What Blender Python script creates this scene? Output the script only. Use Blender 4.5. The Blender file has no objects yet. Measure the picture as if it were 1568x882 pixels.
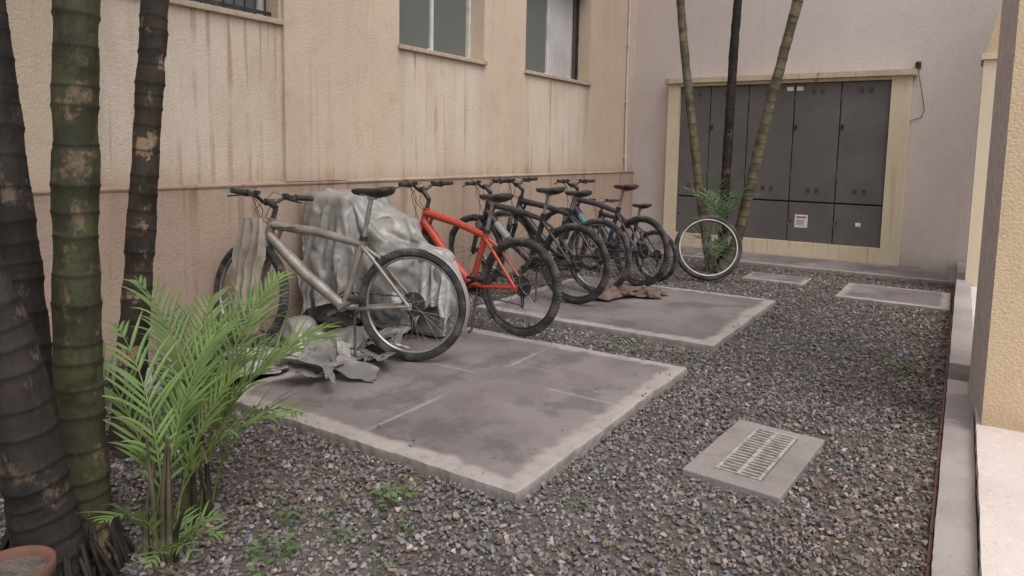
import bpy, bmesh, math, random, bisect
import numpy as np
from mathutils import Vector, Matrix, noise
random.seed(7); rng=np.random.default_rng(5)
S=bpy.context.scene
V=Vector
# ---------------------------------------------------------------- materials
def newmat(name):
    m=bpy.data.materials.new(name); m.use_nodes=True
    nt=m.node_tree; nt.nodes.clear()
    o=nt.nodes.new('ShaderNodeOutputMaterial'); b=nt.nodes.new('ShaderNodeBsdfPrincipled')
    nt.links.new(b.outputs[0],o.inputs[0]); return m,nt,b,o
def c4(c): return (c[0],c[1],c[2],1)
def mix(nt,fac,a,b,mode='MIX'):
    n=nt.nodes.new('ShaderNodeMix'); n.data_type='RGBA'; n.blend_type=mode
    for i,v in ((0,fac),(6,a),(7,b)):
        if isinstance(v,(int,float)): n.inputs[i].default_value=v
        elif isinstance(v,tuple): n.inputs[i].default_value=c4(v)
        else: nt.links.new(v,n.inputs[i])
    return n.outputs[2]
def math_(nt,op,a,b=None):
    n=nt.nodes.new('ShaderNodeMath'); n.operation=op
    for i,v in ((0,a),(1,b)):
        if v is None: continue
        if isinstance(v,(int,float)): n.inputs[i].default_value=v
        else: nt.links.new(v,n.inputs[i])
    return n.outputs[0]
def ramp(nt,fac,lo,hi):
    n=nt.nodes.new('ShaderNodeMapRange'); n.clamp=True; n.interpolation_type='SMOOTHSTEP'
    nt.links.new(fac,n.inputs[0]); n.inputs[1].default_value=lo; n.inputs[2].default_value=hi
    return n.outputs[0]
def tex(nt,scale,detail=5,sc=(1,1,1),kind='ShaderNodeTexNoise',rough=.55):
    tc=nt.nodes.new('ShaderNodeTexCoord'); mp=nt.nodes.new('ShaderNodeMapping'); mp.inputs['Scale'].default_value=sc
    nt.links.new(tc.outputs['Object'],mp.inputs[0])
    n=nt.nodes.new(kind); n.inputs['Scale'].default_value=scale
    if 'Detail' in n.inputs: n.inputs['Detail'].default_value=detail
    if 'Roughness' in n.inputs: n.inputs['Roughness'].default_value=rough
    nt.links.new(mp.outputs[0],n.inputs[0]); return n.outputs[0]
def attr(nt,name,comp=None):
    n=nt.nodes.new('ShaderNodeAttribute'); n.attribute_name=name
    if comp is None: return n.outputs['Color']
    s=nt.nodes.new('ShaderNodeSeparateColor'); nt.links.new(n.outputs['Color'],s.inputs[0]); return s.outputs[comp]
def bump(nt,b,h,strength,dist):
    n=nt.nodes.new('ShaderNodeBump'); n.inputs['Strength'].default_value=strength; n.inputs['Distance'].default_value=dist
    nt.links.new(h,n.inputs['Height']); nt.links.new(n.outputs[0],b.inputs['Normal'])
def pm(name,c1,c2,scale=8,rough=.6,metal=0,bstr=0,bscale=60,bdist=.002,lo=.4,hi=.65,spec=None,sc=(1,1,1)):
    m,nt,b,o=newmat(name)
    f=ramp(nt,tex(nt,scale,6,sc),lo,hi)
    nt.links.new(mix(nt,f,c1,c2),b.inputs['Base Color'])
    b.inputs['Roughness'].default_value=rough; b.inputs['Metallic'].default_value=metal
    if spec is not None: b.inputs['Specular IOR Level'].default_value=spec
    if bstr: bump(nt,b,tex(nt,bscale,4),bstr,bdist)
    return m
def wallmat(name,c1,c2,stain,wash,rough=.9,bs=.5,streak=1.0):
    m,nt,b,o=newmat(name)
    base=mix(nt,ramp(nt,tex(nt,.9,6),.35,.7),c1,c2)
    base=mix(nt,math_(nt,'MULTIPLY',ramp(nt,tex(nt,5,7,rough=.7),.5,.75),.3),base,stain)
    w=math_(nt,'MULTIPLY',attr(nt,'mask',1),math_(nt,'ADD',.55,math_(nt,'MULTIPLY',ramp(nt,tex(nt,2.5,5,(1,1,.5)),.3,.7),.4)))
    base=mix(nt,w,base,wash)
    st=ramp(nt,tex(nt,5.0,4,(3.0,3.0,.10),rough=.6),.52,.68)
    st=math_(nt,'MULTIPLY',st,ramp(nt,tex(nt,1.4,4),.32,.55))
    st2=ramp(nt,tex(nt,1.5,7,(1.6,1.6,.5),rough=.65),.42,.75)
    st=math_(nt,'MAXIMUM',math_(nt,'MULTIPLY',st,.85),math_(nt,'MULTIPLY',st2,.5))
    base=mix(nt,math_(nt,'MULTIPLY',math_(nt,'MULTIPLY',st,attr(nt,'mask',0)),streak),base,stain)
    base=mix(nt,attr(nt,'mask',2),base,(.13,.085,.06))
    sp=ramp(nt,tex(nt,110,3),.35,.7)
    base=mix(nt,math_(nt,'MULTIPLY',sp,.15),base,(.16,.11,.08))
    nt.links.new(base,b.inputs['Base Color']); b.inputs['Roughness'].default_value=rough
    b.inputs['Specular IOR Level'].default_value=.2
    bump(nt,b,tex(nt,75,3),bs,.013)
    return m
# ---------------------------------------------------------------- mesh accumulator
class M:
    def __init__(s): s.v=[];s.f=[];s.mi=[];s.sm=[];s.a=[]
    def add(s,vs,fs,mat=0,smooth=False,a=None,X=None):
        o=len(s.v)
        for v in vs:
            v=V(v); s.v.append(tuple(X@v) if X is not None else tuple(v))
        s.a+= list(a) if a is not None else [0.0]*len(vs)
        for f in fs: s.f.append(tuple(i+o for i in f)); s.mi.append(mat); s.sm.append(smooth)
    def box(s,lo,hi,mat=0,X=None,bev=0):
        x0,y0,z0=lo;x1,y1,z1=hi
        if bev<=0:
            vs=[(x0,y0,z0),(x1,y0,z0),(x1,y1,z0),(x0,y1,z0),(x0,y0,z1),(x1,y0,z1),(x1,y1,z1),(x0,y1,z1)]
            s.add(vs,[(0,3,2,1),(4,5,6,7),(0,1,5,4),(1,2,6,5),(2,3,7,6),(3,0,4,7)],mat,False,X=X)
        else:
            bm=bmesh.new(); bmesh.ops.create_cube(bm,size=1)
            for v in bm.verts: v.co=V(((x0+x1)/2+v.co.x*(x1-x0),(y0+y1)/2+v.co.y*(y1-y0),(z0+z1)/2+v.co.z*(z1-z0)))
            bmesh.ops.bevel(bm,geom=bm.edges[:],offset=bev,segments=2,affect='EDGES',profile=.5)
            bm.verts.index_update()
            s.add([v.co.copy() for v in bm.verts],[tuple(v.index for v in f.verts) for f in bm.faces],mat,False,X=X); bm.free()
    def tube(s,pts,rad,n=8,mat=0,cap=True,X=None,smooth=True,a=None,sq=1.0):
        pts=[V(p) for p in pts]
        if isinstance(rad,(int,float)): rad=[rad]*len(pts)
        vs=[];fs=[];aa=[]
        up=None
        for i,p in enumerate(pts):
            t=(pts[min(i+1,len(pts)-1)]-pts[max(i-1,0)]).normalized()
            if up is None:
                up=V((0,0,1)) if abs(t.z)<.9 else V((1,0,0))
            x=(up-t*up.dot(t)).normalized(); y=t.cross(x); up=x
            for k in range(n):
                an=2*math.pi*k/n
                vs.append(p+x*math.cos(an)*rad[i]+y*math.sin(an)*rad[i]*sq); aa.append(a[i] if a else 0.0)
        for i in range(len(pts)-1):
            for k in range(n):
                k2=(k+1)%n; fs.append((i*n+k,i*n+k2,(i+1)*n+k2,(i+1)*n+k))
        s.add(vs,fs,mat,smooth,aa,X)
        if cap:
            s.add(vs[:n],[tuple(reversed(range(n)))],mat,False,aa[:n],X); s.add(vs[-n:],[tuple(range(n))],mat,False,aa[-n:],X)
    def torus(s,c,R,r,N_=64,n=8,mat=0,X=None,knob=0,ry=None):
        vs=[];fs=[];ry=ry or r
        for i in range(N_):
            A=2*math.pi*i/N_
            for k in range(n):
                B=2*math.pi*k/n
                rr=R+r*math.cos(B)
                if knob and math.cos(B)>.5 and i%2: rr-=knob
                vs.append((c[0]+rr*math.cos(A),c[1]+ry*math.sin(B),c[2]+rr*math.sin(A)))
        for i in range(N_):
            i2=(i+1)%N_
            for k in range(n):
                k2=(k+1)%n; fs.append((i*n+k,i*n+k2,i2*n+k2,i2*n+k))
        s.add(vs,fs,mat,not knob,X=X)
    def loft(s,secs,mat=0,X=None):
        n=len(secs[0]); vs=[p for q in secs for p in q]; fs=[]
        for i in range(len(secs)-1):
            for k in range(n):
                k2=(k+1)%n; fs.append((i*n+k,i*n+k2,(i+1)*n+k2,(i+1)*n+k))
        fs.append(tuple(reversed(range(n)))); fs.append(tuple(range((len(secs)-1)*n,len(secs)*n)))
        s.add(vs,fs,mat,True,X=X)
    def obj(s,name,mats,parent=None,mask=None):
        me=bpy.data.meshes.new(name); me.from_pydata(s.v,[],s.f)
        for m in mats: me.materials.append(m)
        me.polygons.foreach_set('material_index',s.mi); me.polygons.foreach_set('use_smooth',s.sm)
        at=me.attributes.new('a','FLOAT','POINT'); at.data.foreach_set('value',s.a)
        if mask:
            ca=me.attributes.new('mask','FLOAT_COLOR','POINT')
            ca.data.foreach_set('color',[q for v in s.v for q in (*mask(*v),1.0)])
        me.update(); o=bpy.data.objects.new(name,me); S.collection.objects.link(o)
        if parent: o.parent=parent
        return o
def empty(name,mat=None):
    o=bpy.data.objects.new(name,None); S.collection.objects.link(o)
    if mat is not None: o.matrix_world=mat
    return o
def nz(x,y,z=0): return noise.noise(V((x,y,z)))
def sst(a,b,x):
    t=max(0,min(1,(x-a)/(b-a))); return t*t*(3-2*t)
def ticks(vals,step):
    out=[]
    vals=sorted(vals)
    for a,b in zip(vals[:-1],vals[1:]):
        n=max(1,int(math.ceil((b-a)/step)))
        out+=[a+(b-a)*i/n for i in range(n)]
    return out+[vals[-1]]
def gridwall(m,us,vs,fn,holes=(),mat=0):
    nu,nv=len(us),len(vs)
    P=[fn(u,v) for v in vs for u in us]; F=[]
    for j in range(nv-1):
        for i in range(nu-1):
            cu=(us[i]+us[i+1])/2; cv=(vs[j]+vs[j+1])/2
            if any(h[0]<cu<h[1] and h[2]<cv<h[3] for h in holes): continue
            F.append((j*nu+i,j*nu+i+1,(j+1)*nu+i+1,(j+1)*nu+i))
    m.add(P,F,mat)
# ---------------------------------------------------------------- camera
cam=bpy.data.cameras.new('camera'); co=bpy.data.objects.new('camera',cam); S.collection.objects.link(co)
R=V((.8405,.5415,.0188)).normalized(); B=V((.5371,-.8372,.1028)); B=(B-R*B.dot(R)).normalized(); U=B.cross(R)
mw=Matrix.Identity(4)
for i in range(3): mw[i][0]=R[i]; mw[i][1]=U[i]; mw[i][2]=B[i]
mw[2][3]=1.36
co.matrix_world=mw; cam.sensor_width=36; cam.lens=24.70; cam.shift_y=-.0625; cam.clip_end=800; cam.clip_start=.02
S.camera=co
# ---------------------------------------------------------------- light
w=bpy.data.worlds.new('World'); S.world=w; w.use_nodes=True; nt=w.node_tree; nt.nodes.clear()
sky=nt.nodes.new('ShaderNodeTexSky'); sky.sky_type='NISHITA'; sky.sun_disc=False
sky.sun_elevation=math.radians(60); sky.sun_rotation=math.radians(120); sky.dust_density=4; sky.air_density=1.2
hs=nt.nodes.new('ShaderNodeHueSaturation'); hs.inputs['Saturation'].default_value=.27; hs.inputs['Value'].default_value=1.6
bg=nt.nodes.new('ShaderNodeBackground'); bg.inputs[1].default_value=.15; ow=nt.nodes.new('ShaderNodeOutputWorld')
nt.links.new(sky.outputs[0],hs.inputs['Color']); nt.links.new(hs.outputs[0],bg.inputs[0]); nt.links.new(bg.outputs[0],ow.inputs[0])
sl=bpy.data.lights.new('sun','SUN'); sl.energy=.85; sl.angle=math.radians(45); sl.color=(1,.965,.93)
so=bpy.data.objects.new('sun',sl); S.collection.objects.link(so)
el=math.radians(60); rt=math.radians(120)
sd=V((math.sin(rt)*math.cos(el),math.cos(rt)*math.cos(el),math.sin(el)))
so.rotation_euler=sd.to_track_quat('Z','Y').to_euler()
S.view_settings.view_transform='Standard'; S.view_settings.look='None'; S.view_settings.exposure=0
# ---------------------------------------------------------------- material set
WUP=wallmat('stucco_upper',(.585,.47,.365),(.535,.425,.335),(.35,.215,.13),(.64,.55,.46),bs=.5)
WLO=wallmat('stucco_lower',(.46,.345,.265),(.41,.30,.24),(.24,.15,.105),(.50,.39,.31),bs=.5)
WBK=wallmat('stucco_back',(.59,.515,.49),(.54,.47,.455),(.45,.33,.23),(.62,.57,.56),bs=.35)
CRE=wallmat('cream_plaster',(.66,.56,.41),(.60,.50,.36),(.38,.25,.14),(.68,.60,.47),bs=.3)
PCH=wallmat('peach_plaster',(.63,.48,.31),(.57,.43,.285),(.36,.22,.12),(.62,.5,.37),bs=.5)
GRF=pm('grey_roughcast',(.56,.49,.47),(.44,.385,.37),20,.95,bstr=.35,bscale=90,bdist=.006)
ALU=pm('aluminium_frame',(.66,.64,.61),(.54,.52,.49),6,.45,.2)
GLS,nt_,b_,_=newmat('window_glass'); b_.inputs['Base Color'].default_value=(.115,.125,.115,1); b_.inputs['Roughness'].default_value=.15; b_.inputs['Specular IOR Level'].default_value=.5
GLD,nt_,b_,_=newmat('window_glass_dark'); b_.inputs['Base Color'].default_value=(.055,.055,.055,1); b_.inputs['Roughness'].default_value=.1
CUR=pm('curtain',(.45,.42,.42),(.38,.36,.36),3,.9)
BLK=pm('black_metal',(.02,.02,.022),(.05,.045,.04),10,.5,.2)
CAB=pm('grey_painted_steel',(.098,.087,.087),(.13,.117,.114),2.5,.55,.1,lo=.3,hi=.75)
CABD=pm('dark_gap',(.02,.018,.018),(.03,.026,.026),5,.8)
WHT=pm('white_paper',(.7,.68,.66),(.6,.58,.55),20,.7)
RED_=pm('red_print',(.45,.08,.06),(.4,.1,.08),20,.7)
def concmat(name,border,p1,p2,crack=(.13,.105,.09),dark=1.0):
    m,nt,b,o=newmat(name)
    e=mix(nt,ramp(nt,tex(nt,9,8,rough=.7),.4,.75),border,tuple(x*.68 for x in border))
    p=mix(nt,ramp(nt,tex(nt,1.1,7,rough=.6),.40,.60),p1,p2)
    p=mix(nt,math_(nt,'MULTIPLY',ramp(nt,tex(nt,2.6,7,rough=.68),.50,.60),.55*dark),p,tuple(x*.60 for x in p1))
    p=mix(nt,math_(nt,'MULTIPLY',ramp(nt,tex(nt,22,6,rough=.75),.52,.75),.4),p,tuple(x*1.65 for x in p1))
    base=mix(nt,attr(nt,'mask',0),e,p)
    base=mix(nt,attr(nt,'mask',1),base,crack)
    base=mix(nt,math_(nt,'MULTIPLY',ramp(nt,tex(nt,120,2),.62,.72),.5),base,(.06,.05,.05))
    nt.links.new(base,b.inputs['Base Color']); b.inputs['Roughness'].default_value=.8
    b.inputs['Specular IOR Level'].default_value=.35
    bump(nt,b,tex(nt,38,8,rough=.75),.5,.008); return m
CON=concmat('old_concrete',(.34,.30,.28),(.148,.126,.126),(.212,.183,.18))
CUB=concmat('curb_concrete',(.48,.43,.41),(.3,.26,.25),(.36,.31,.3),dark=.4)
FLO=concmat('walkway_concrete',(.62,.54,.50),(.56,.48,.45),(.62,.54,.5),dark=.2)
SOI=pm('soil_and_fine_gravel',(.11,.09,.075),(.06,.05,.045),25,.95,bstr=1,bscale=80,bdist=.01)
# ---------------------------------------------------------------- ground
m=M(); m.add([(-150,-150,-.03),(150,-150,-.03),(150,150,-.03),(-150,150,-.03)],[(0,1,2,3)]); m.obj('ground',[SOI])
m=M(); us=ticks([-4.22,0.0],.06); vs=ticks([-1,8.96],.06)
gridwall(m,us,vs,lambda x,y:(x,y,-.008+.008*nz(x*3,y*3)))
m.obj('soil_bed',[SOI])
def slab(name,x0,x1,y0,y1,z,border=.1,jx=(),jy=(),mat=CON,res=.03,jit=.011,under=-.04,sx=3.0,jw=.010):
    m=M(); nx=max(3,int((x1-x0)/res)); ny=max(3,int((y1-y0)/res))
    P=[];F=[];seed=(x0*13.7+y0*7.1)
    def ch(t,s):
        q=nz(t*7,s); return jit*(.6*nz(t*2,s+5)+.5*nz(t*25,s)-1.9*max(0,q-.25))
    def pos(i,j):
        x=x0+(x1-x0)*i/nx; y=y0+(y1-y0)*j/ny
        if i in(0,nx): x+=ch(y,seed)*(1 if i else -1)
        if j in(0,ny): y+=ch(x,seed+9)*(1 if j else -1)
        zz=z+.004*nz(x*2.5,y*2.5,seed)
        if i in(0,nx) or j in(0,ny): zz-=.004
        return (x,y,zz)
    for j in range(ny+1):
        for i in range(nx+1): P.append(pos(i,j))
    for j in range(ny):
        for i in range(nx): a=j*(nx+1)+i; F.append((a,a+1,a+nx+2,a+nx+1))
    m.add(P,F,0,True)
    loop=[(i,0) for i in range(nx)]+[(nx,j) for j in range(ny)]+[(i,ny) for i in range(nx,0,-1)]+[(0,j) for j in range(ny,0,-1)]
    vs=[];L=len(loop)
    for k in range(4):
        for (i,j) in loop:
            p=pos(i,j); t=k/3; zz=p[2]*(1-t)+under*t
            d=.007*nz(p[0]*20,p[1]*20,k*3.1)*(k>0)
            vs.append((p[0]+d,p[1]+d,zz))
    fs=[]
    for k in range(3):
        for q in range(L): q2=(q+1)%L; fs.append((k*L+q2,k*L+q,(k+1)*L+q,(k+1)*L+q2))
    m.add(vs,fs,0,False)
    def mask(x,y,zz):
        d=min(x-x0,x1-x,y-y0,y1-y)+.03*nz(x*sx,y*sx,3)+.035*nz(x*14,y*14)
        a=sst(border-.02,border+.02,d); c=0
        for q in jx:
            dd=abs(x-q+.03*nz(y*2,1)); a*=1-(1-sst(jw*.2,jw*1.6,dd+.014*nz(x*20,y*20)))*sst(-.25,.15,nz(y*2.2,q+7))*.8
        for q in jy:
            dd=abs(y-q+.03*nz(x*2,5)); a*=1-(1-sst(jw*.2,jw*1.6,dd+.014*nz(x*20,y*20)))*sst(-.25,.15,nz(x*2.2,q+3))*.8
        if zz<z-.012: a=0;c=.5
        return (a,c,0)
    return m.obj(name,[mat],mask=mask)
slab('concrete_slab',-3.28,-1.365,2.2,4.17,.05,.10,(-2.27,),(3.3,),res=.018)
slab('concrete_slab',-3.4,-1.38,4.76,6.66,.05,.09,(-2.4,),(),res=.025)
slab('concrete_slab',-.97,-.03,7.3,8.2,.035,.07,res=.03)
slab('concrete_slab',-2.0,-1.35,7.85,8.35,.02,.05,res=.03)
slab('concrete_path',-4.24,-.0,8.95,9.94,.04,.05,(-2.9,-1.5),(),res=.04,jit=.010)
def cbox(name,x0,x1,y0,y1,z,mat=CUB,border=-1,jy=()):
    return slab(name,x0,x1,y0,y1,z,border,(),jy,mat=mat,res=.03,jit=.005,under=-.04)
cbox('curb',.0,.125,4.92,9.93,.145,jy=(5.9,7.0,8.1,9.1))
cbox('curb',.0,.125,-1.0,4.915,.05,jy=(.9,2.0,3.1,4.1))
slab('walkway_floor',.13,3.5,-1.0,9.93,.10,-1,(1.3,2.5),(2.5,3.7,5.1,6.5,7.9),mat=FLO,res=.06,jit=.003)
BRK=pm('brick_edge',(.22,.09,.065),(.16,.10,.085),14,.9,bstr=.5)
m=M()
yy=-.9
while yy<9.8:
    if not(6.9<yy<7.2): m.box((-.016,yy,-.02),(-.004,yy+.21,.008+.006*random.random()),0,bev=.003)
    yy+=.222
m.obj('brick_edging',[BRK])
# ---------------------------------------------------------------- apartment building
bld=empty('apartment_building')
wins=[(2.12,3.45),(4.74,6.03),(6.84,8.44)]
ZS=2.27; ZT=3.45; XW=-4.25
def lmask(x,y,z):
    st=.28; wa=0; dk=0
    for a,b in wins:
        ins=sst(a-.02,a+.01,y)*(1-sst(b-.01,b+.02,y))
        edge=math.exp(-min(abs(y-a-.04),abs(y-b+.04))/.06)
        if z<2.3:
            st=max(st,ins*(.65+.7*math.exp(-(2.27-z)/.35)),edge*.9); wa=max(wa,ins*sst(1.05,1.4,z))
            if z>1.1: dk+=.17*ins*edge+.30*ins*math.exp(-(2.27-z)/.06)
    if z<1.4 and z>1.1: st=max(st,.7*(1-sst(1.1,1.4,z))); dk+=.18*(1-sst(1.1,1.22,z+.06*nz(y*7,1)))
    dk+=.35*(1-sst(0.0,.35,z+.1*nz(y*3,2)))
    if z<=1.1: st=max(st,.75*sst(.5,1.1,z)+.2)
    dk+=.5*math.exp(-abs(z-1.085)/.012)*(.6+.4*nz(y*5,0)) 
    return (min(st,1),wa,max(0,min(dk,.8)))
m=M()
ys=ticks([-3,2.12,3.45,3.46,4.07,4.74,6.03,6.84,8.44,9.95],.045); zs=ticks([1.105,ZS,ZT,6.5],.06)
gridwall(m,list(ys),zs,lambda y,z:(XW,y,z),[(a,b,ZS,ZT) for a,b in wins])
for (a,b) in ((3.47,4.07),):
    ys2=ticks([a,b],.06); gridwall(m,ys2,ticks([1.105,6.5],.06),lambda y,z:(XW+.035,y,z))
    for yy in (a,b): gridwall(m,[0,1],ticks([1.105,6.5],.06),lambda u,z:(XW+.035*u,yy,z))
for a,b in wins:
    for yy in(a,b): gridwall(m,[0,.5,1],ticks([ZS,ZT],.06),lambda u,z:(XW-.22*u,yy,z))
    for zz in(ZS,ZT): gridwall(m,[0,.5,1],ticks([a,b],.06),lambda u,y:(XW-.22*u,y,zz))
m.obj('facade_upper',[WUP],bld,lmask)
m=M(); ys=ticks([-3,9.95],.06)
prof=[(-.05,XW+.03),(.2,XW+.03),(.4,XW+.03),(.6,XW+.03),(.8,XW+.03),(.95,XW+.03),(1.03,XW+.03),(1.07,XW+.032),(1.085,XW+.042),(1.095,XW+.042),(1.11,XW-.001)]
gridwall(m,ys,list(range(len(prof))),lambda y,k:(prof[k][1],y,prof[k][0]))
m.obj('facade_plinth',[WLO],bld,lmask)
m=M()
for a,b in wins: m.box((XW-.2,a-.02,ZS-.035),(XW+.035,b+.02,ZS+.004),0,bev=.006)
m.obj('window_sills',[WUP],bld,lambda x,y,z:(.9,0,.25))
for k,(a,b) in enumerate(wins):
    m=M(); xf=XW-.2; y0,y1,z0,z1=a+.003,b-.003,ZS+.006,ZT-.003; mid=(y0+y1)/2+(.02 if k==1 else 0)
    t=.038
    m.box((xf-.03,y0,z0),(xf+.03,y1,z0+t),0); m.box((xf-.03,y0,z1-t),(xf+.03,y1,z1),0)
    m.box((xf-.03,y0,z0+t),(xf+.03,y0+t,z1-t),2 if k==2 else 0); m.box((xf-.03,y1-t,z0+t),(xf+.03,y1,z1-t),2 if k==2 else 0)
    m.box((xf-.005,mid-.02,z0+t),(xf+.025,mid+.02,z1-t),0)
    m.box((xf-.004,y0+t,z0+t),(xf+.002,mid-.02,z1-t),1); m.box((xf-.012,mid+.02,z0+t),(xf-.006,y1-t,z1-t),1 if k<2 else 3)
    m.box((xf+.006,mid-.05,z0+t),(xf+.02,mid-.021,z0+t+.02),0)
    m.obj('window_frame_%d'%k,[ALU,GLS,BLK,CUR],bld)
    if k==2:
        m=M(); P=[];F=[];n=60
        for i in range(n+1):
            y=mid+.03+(y1-t-mid-.16)*i/n; P+= [(xf+.004+.006*math.sin(i*.9),y,z0+t),(xf+.004+.006*math.sin(i*.9+.2),y,z1-t)]
        for i in range(n): F.append((2*i,2*i+2,2*i+3,2*i+1))
        m.add(P,F,0,True); m.obj('curtain',[CUR],bld)
        m=M(); m.box((xf+.004,y1-.12,z0+t),(xf+.012,y1-t,z1-t),0); m.obj('dark_pane',[GLD],bld)
    if k==0:
        m=M(); y=y0
        while y<y1: m.tube([(xf+.12,y,z0+.02),(xf+.12,y,z1)],.007,6); y+=.085
        for z in (z0+.03,z0+.4,z0+.8): m.box((xf+.115,y0,z),(xf+.125,y1,z+.025),0)
        m.obj('window_bars',[BLK],bld)
YB=9.95
def bmask(x,y,z):
    st=.12+.45*(1-sst(0,1.2,z)); wa=.5*sst(-4.2,-3,x)
    if -3.9<x<-.5 and z>2.4: st=max(st,.8*math.exp(-(z-2.4)/.15))
    st=max(st,.7*(1-sst(-4.25,-3.7,x))*(1-sst(1.6,3,z)))
    return (st,wa,.3*(1-sst(0,.25,z)))
m=M(); gridwall(m,ticks([XW-.4,3.5],.07),ticks([0,6.5],.07),lambda x,z:(x,YB,z)); m.obj('back_wall',[WBK],bld,bmask)
m=M(); m.box((XW-6,-3,6.45),(XW-.001,YB+6,6.6)); m.box((XW-.0005,YB+.001,6.45),(3.5,YB+6,6.6)); 
m.box((XW-6,-3.2,-.02),(XW-.3,-3.0,6.45)); m.obj('roof_slab',[WBK],bld,lambda x,y,z:(0,0,0))
m=M(); m.tube([(XW+.045,9.62,1.1),(XW+.02,9.62,2.2),(XW+.02,9.62,6.4)],.014,8,0)
for z in (1.3,2.1,2.9,3.7): m.box((XW,9.59,z),(XW+.04,9.65,z+.02))
m.obj('conduit_pipe',[pm('pvc_white',(.6,.57,.56),(.5,.47,.45),10,.5)],bld)
# ---------------------------------------------------------------- utility cabinet
cab=empty('utility_cabinet')
m=M(); X0,X1=-3.66,-.62; D0,D1=-3.49,-.83; Z0,Z1=.24,2.32; yf=9.80
fm=lambda x,y,z:(.5+.5*(z>2.3)+.4*(z<.25),.4,.24*(z>2.36)+.2*(z<.06))
def slabbox(m,lo,hi,step=.08,fx=lambda x,y:x):
    (x0,y0,z0),(x1,y1,z1)=lo,hi
    for yy in(y0,y1): gridwall(m,ticks([x0,x1],step),ticks([z0,z1],step),lambda u,v:(fx(u,yy),yy,v))
    for xx in(x0,x1): gridwall(m,ticks([y0,y1],step),ticks([z0,z1],step),lambda u,v:(fx(xx,u),u,v))
    for zz in(z0,z1): gridwall(m,ticks([x0,x1],step),ticks([y0,y1],step),lambda u,v:(fx(u,v),v,zz))
slabbox(m,(X0,yf,.0),(D0,YB-.001,2.36)); slabbox(m,(D1,yf,.0),(X1,YB-.001,2.36))
slabbox(m,(D0,yf+.001,.0),(D1,YB-.001,Z0)); slabbox(m,(D0,yf+.001,Z1),(D1,YB-.001,2.359))
slabbox(m,(X0-.05,yf-.06,2.362),(X1+.05,YB-.001,2.43))
m.obj('surround',[CRE],cab,fm)
m=M(); m.box((D0,yf+.09,Z0),(D1,yf+.10,Z1)); m.obj('cavity',[CABD],cab)
cols=[D0,-3.06,-2.54,-1.95,-1.39,D1]
m=M(); yd=yf+.05; g=.006
for i in range(5):
    a,b=cols[i]+g,cols[i+1]-g
    m.box((a,yd,.775+g),(b,yd+.03,Z1-g),0,bev=.004); m.box((a,yd,Z0+g),(b,yd+.03,.765-g),0,bev=.004)
    cx=(a+b)/2
    for zc in (2.17,.90):
        for dx in (-.075,.03):
            for q in range(4): m.box((cx+dx,yd-.004,zc+q*.018),(cx+dx+.05,yd+.001,zc+q*.018+.006),1)
    if i in (1,3,4):
        m.box((a+.015,yd-.02,1.72),(a+.045,yd,1.78),1,bev=.003); m.tube([(a+.03,yd-.02,1.75),(a+.03,yd-.035,1.75)],.012,8,1)
    m.box((a+.02,yd-.006,.5),(a+.04,yd,.53),1)
for x in cols[1:-1]:
    for z in (.45,1.1,2.1): m.tube([(x,yd-.004,z),(x,yd-.004,z+.07)],.008,6,0)
m.obj('doors',[CAB,CABD],cab)
m=M(); m.box((-1.86,yd-.004,.43),(-1.70,yd-.001,.60),0); m.box((-1.84,yd-.006,.555),(-1.72,yd-.0041,.58),1)
for q in range(4): m.box((-1.84,yd-.006,.46+q*.02),(-1.74,yd-.0041,.466+q*.02),2)
m.box((-1.13,yd-.004,.49),(-1.07,yd-.001,.54),0); m.box((-2.05,yd-.004,2.22),(-1.97,yd-.001,2.27),0); m.box((-1.93,yd-.004,2.22),(-1.85,yd-.001,2.27),0)
m.box((-2.9,yd-.004,.5),(-2.82,yd-.001,.56),0)
m.obj('warning_stickers',[WHT,RED_,CABD],cab)
m=M(); m.box((-.60,YB-.03,2.45),(-.54,YB-.001,2.53),0,bev=.004); m.tube([(-.57,YB-.03,2.5),(-.57,YB-.09,2.52),(-.58,YB-.13,2.50)],[.012,.012,.02],8,0)
m.tube([(-.57,YB-.03,2.45),(-.54,YB-.02,2.3),(-.50,YB-.02,2.1),(-.47,YB-.015,1.95),(-.50,YB-.015,1.86),(-.58,YB-.015,1.84),(-.64,YB-.015,1.79),(-.65,YB-.015,1.7),(-.66,YB-.012,1.55)],.004,6,0)
m.obj('wall_lamp_bracket',[BLK])
# ---------------------------------------------------------------- right-hand structures
def pmask(x,y,z): return (.25+.5*(1-sst(.1,.5,z)),.3,.25*(1-sst(.1,.25,z)))
m=M(); slabbox(m,(.150,3.96,.05),(1.6,4.62,5.5),fx=lambda x,y:x-.05*(y-3.96)/.66*(1.6-x)/1.45)
o=m.obj('plastered_column',[PCH,GRF],mask=pmask)
for p in o.data.polygons:
    if abs(p.normal.x)>.9 and p.center.x<.3: p.material_index=1
m=M(); slabbox(m,(.075,8.4,.10),(.75,9.0,2.34)); slabbox(m,(.055,8.37,2.342),(3.0,9.0,2.40))
o=m.obj('cream_column',[CRE],mask=lambda x,y,z:(.1+.5*sst(1.9,2.2,z),.6,.1*(z>2.34)))
m=M()
pr=[(.085,2.402),(.19,2.92),(.42,3.6),(1.2,4.4),(3.0,5.6),(3.0,2.402)]
P=[(x,8.4,z) for x,z in pr]+[(x,8.98,z) for x,z in pr]; n=6
m.add(P,[tuple(range(n)),tuple(reversed(range(n,2*n)))]+[(i,i+n,(i+1)%n+n,(i+1)%n) for i in range(n)],0)
m.obj('stair_parapet',[PCH],mask=lambda x,y,z:(.6,0,.1))
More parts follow.
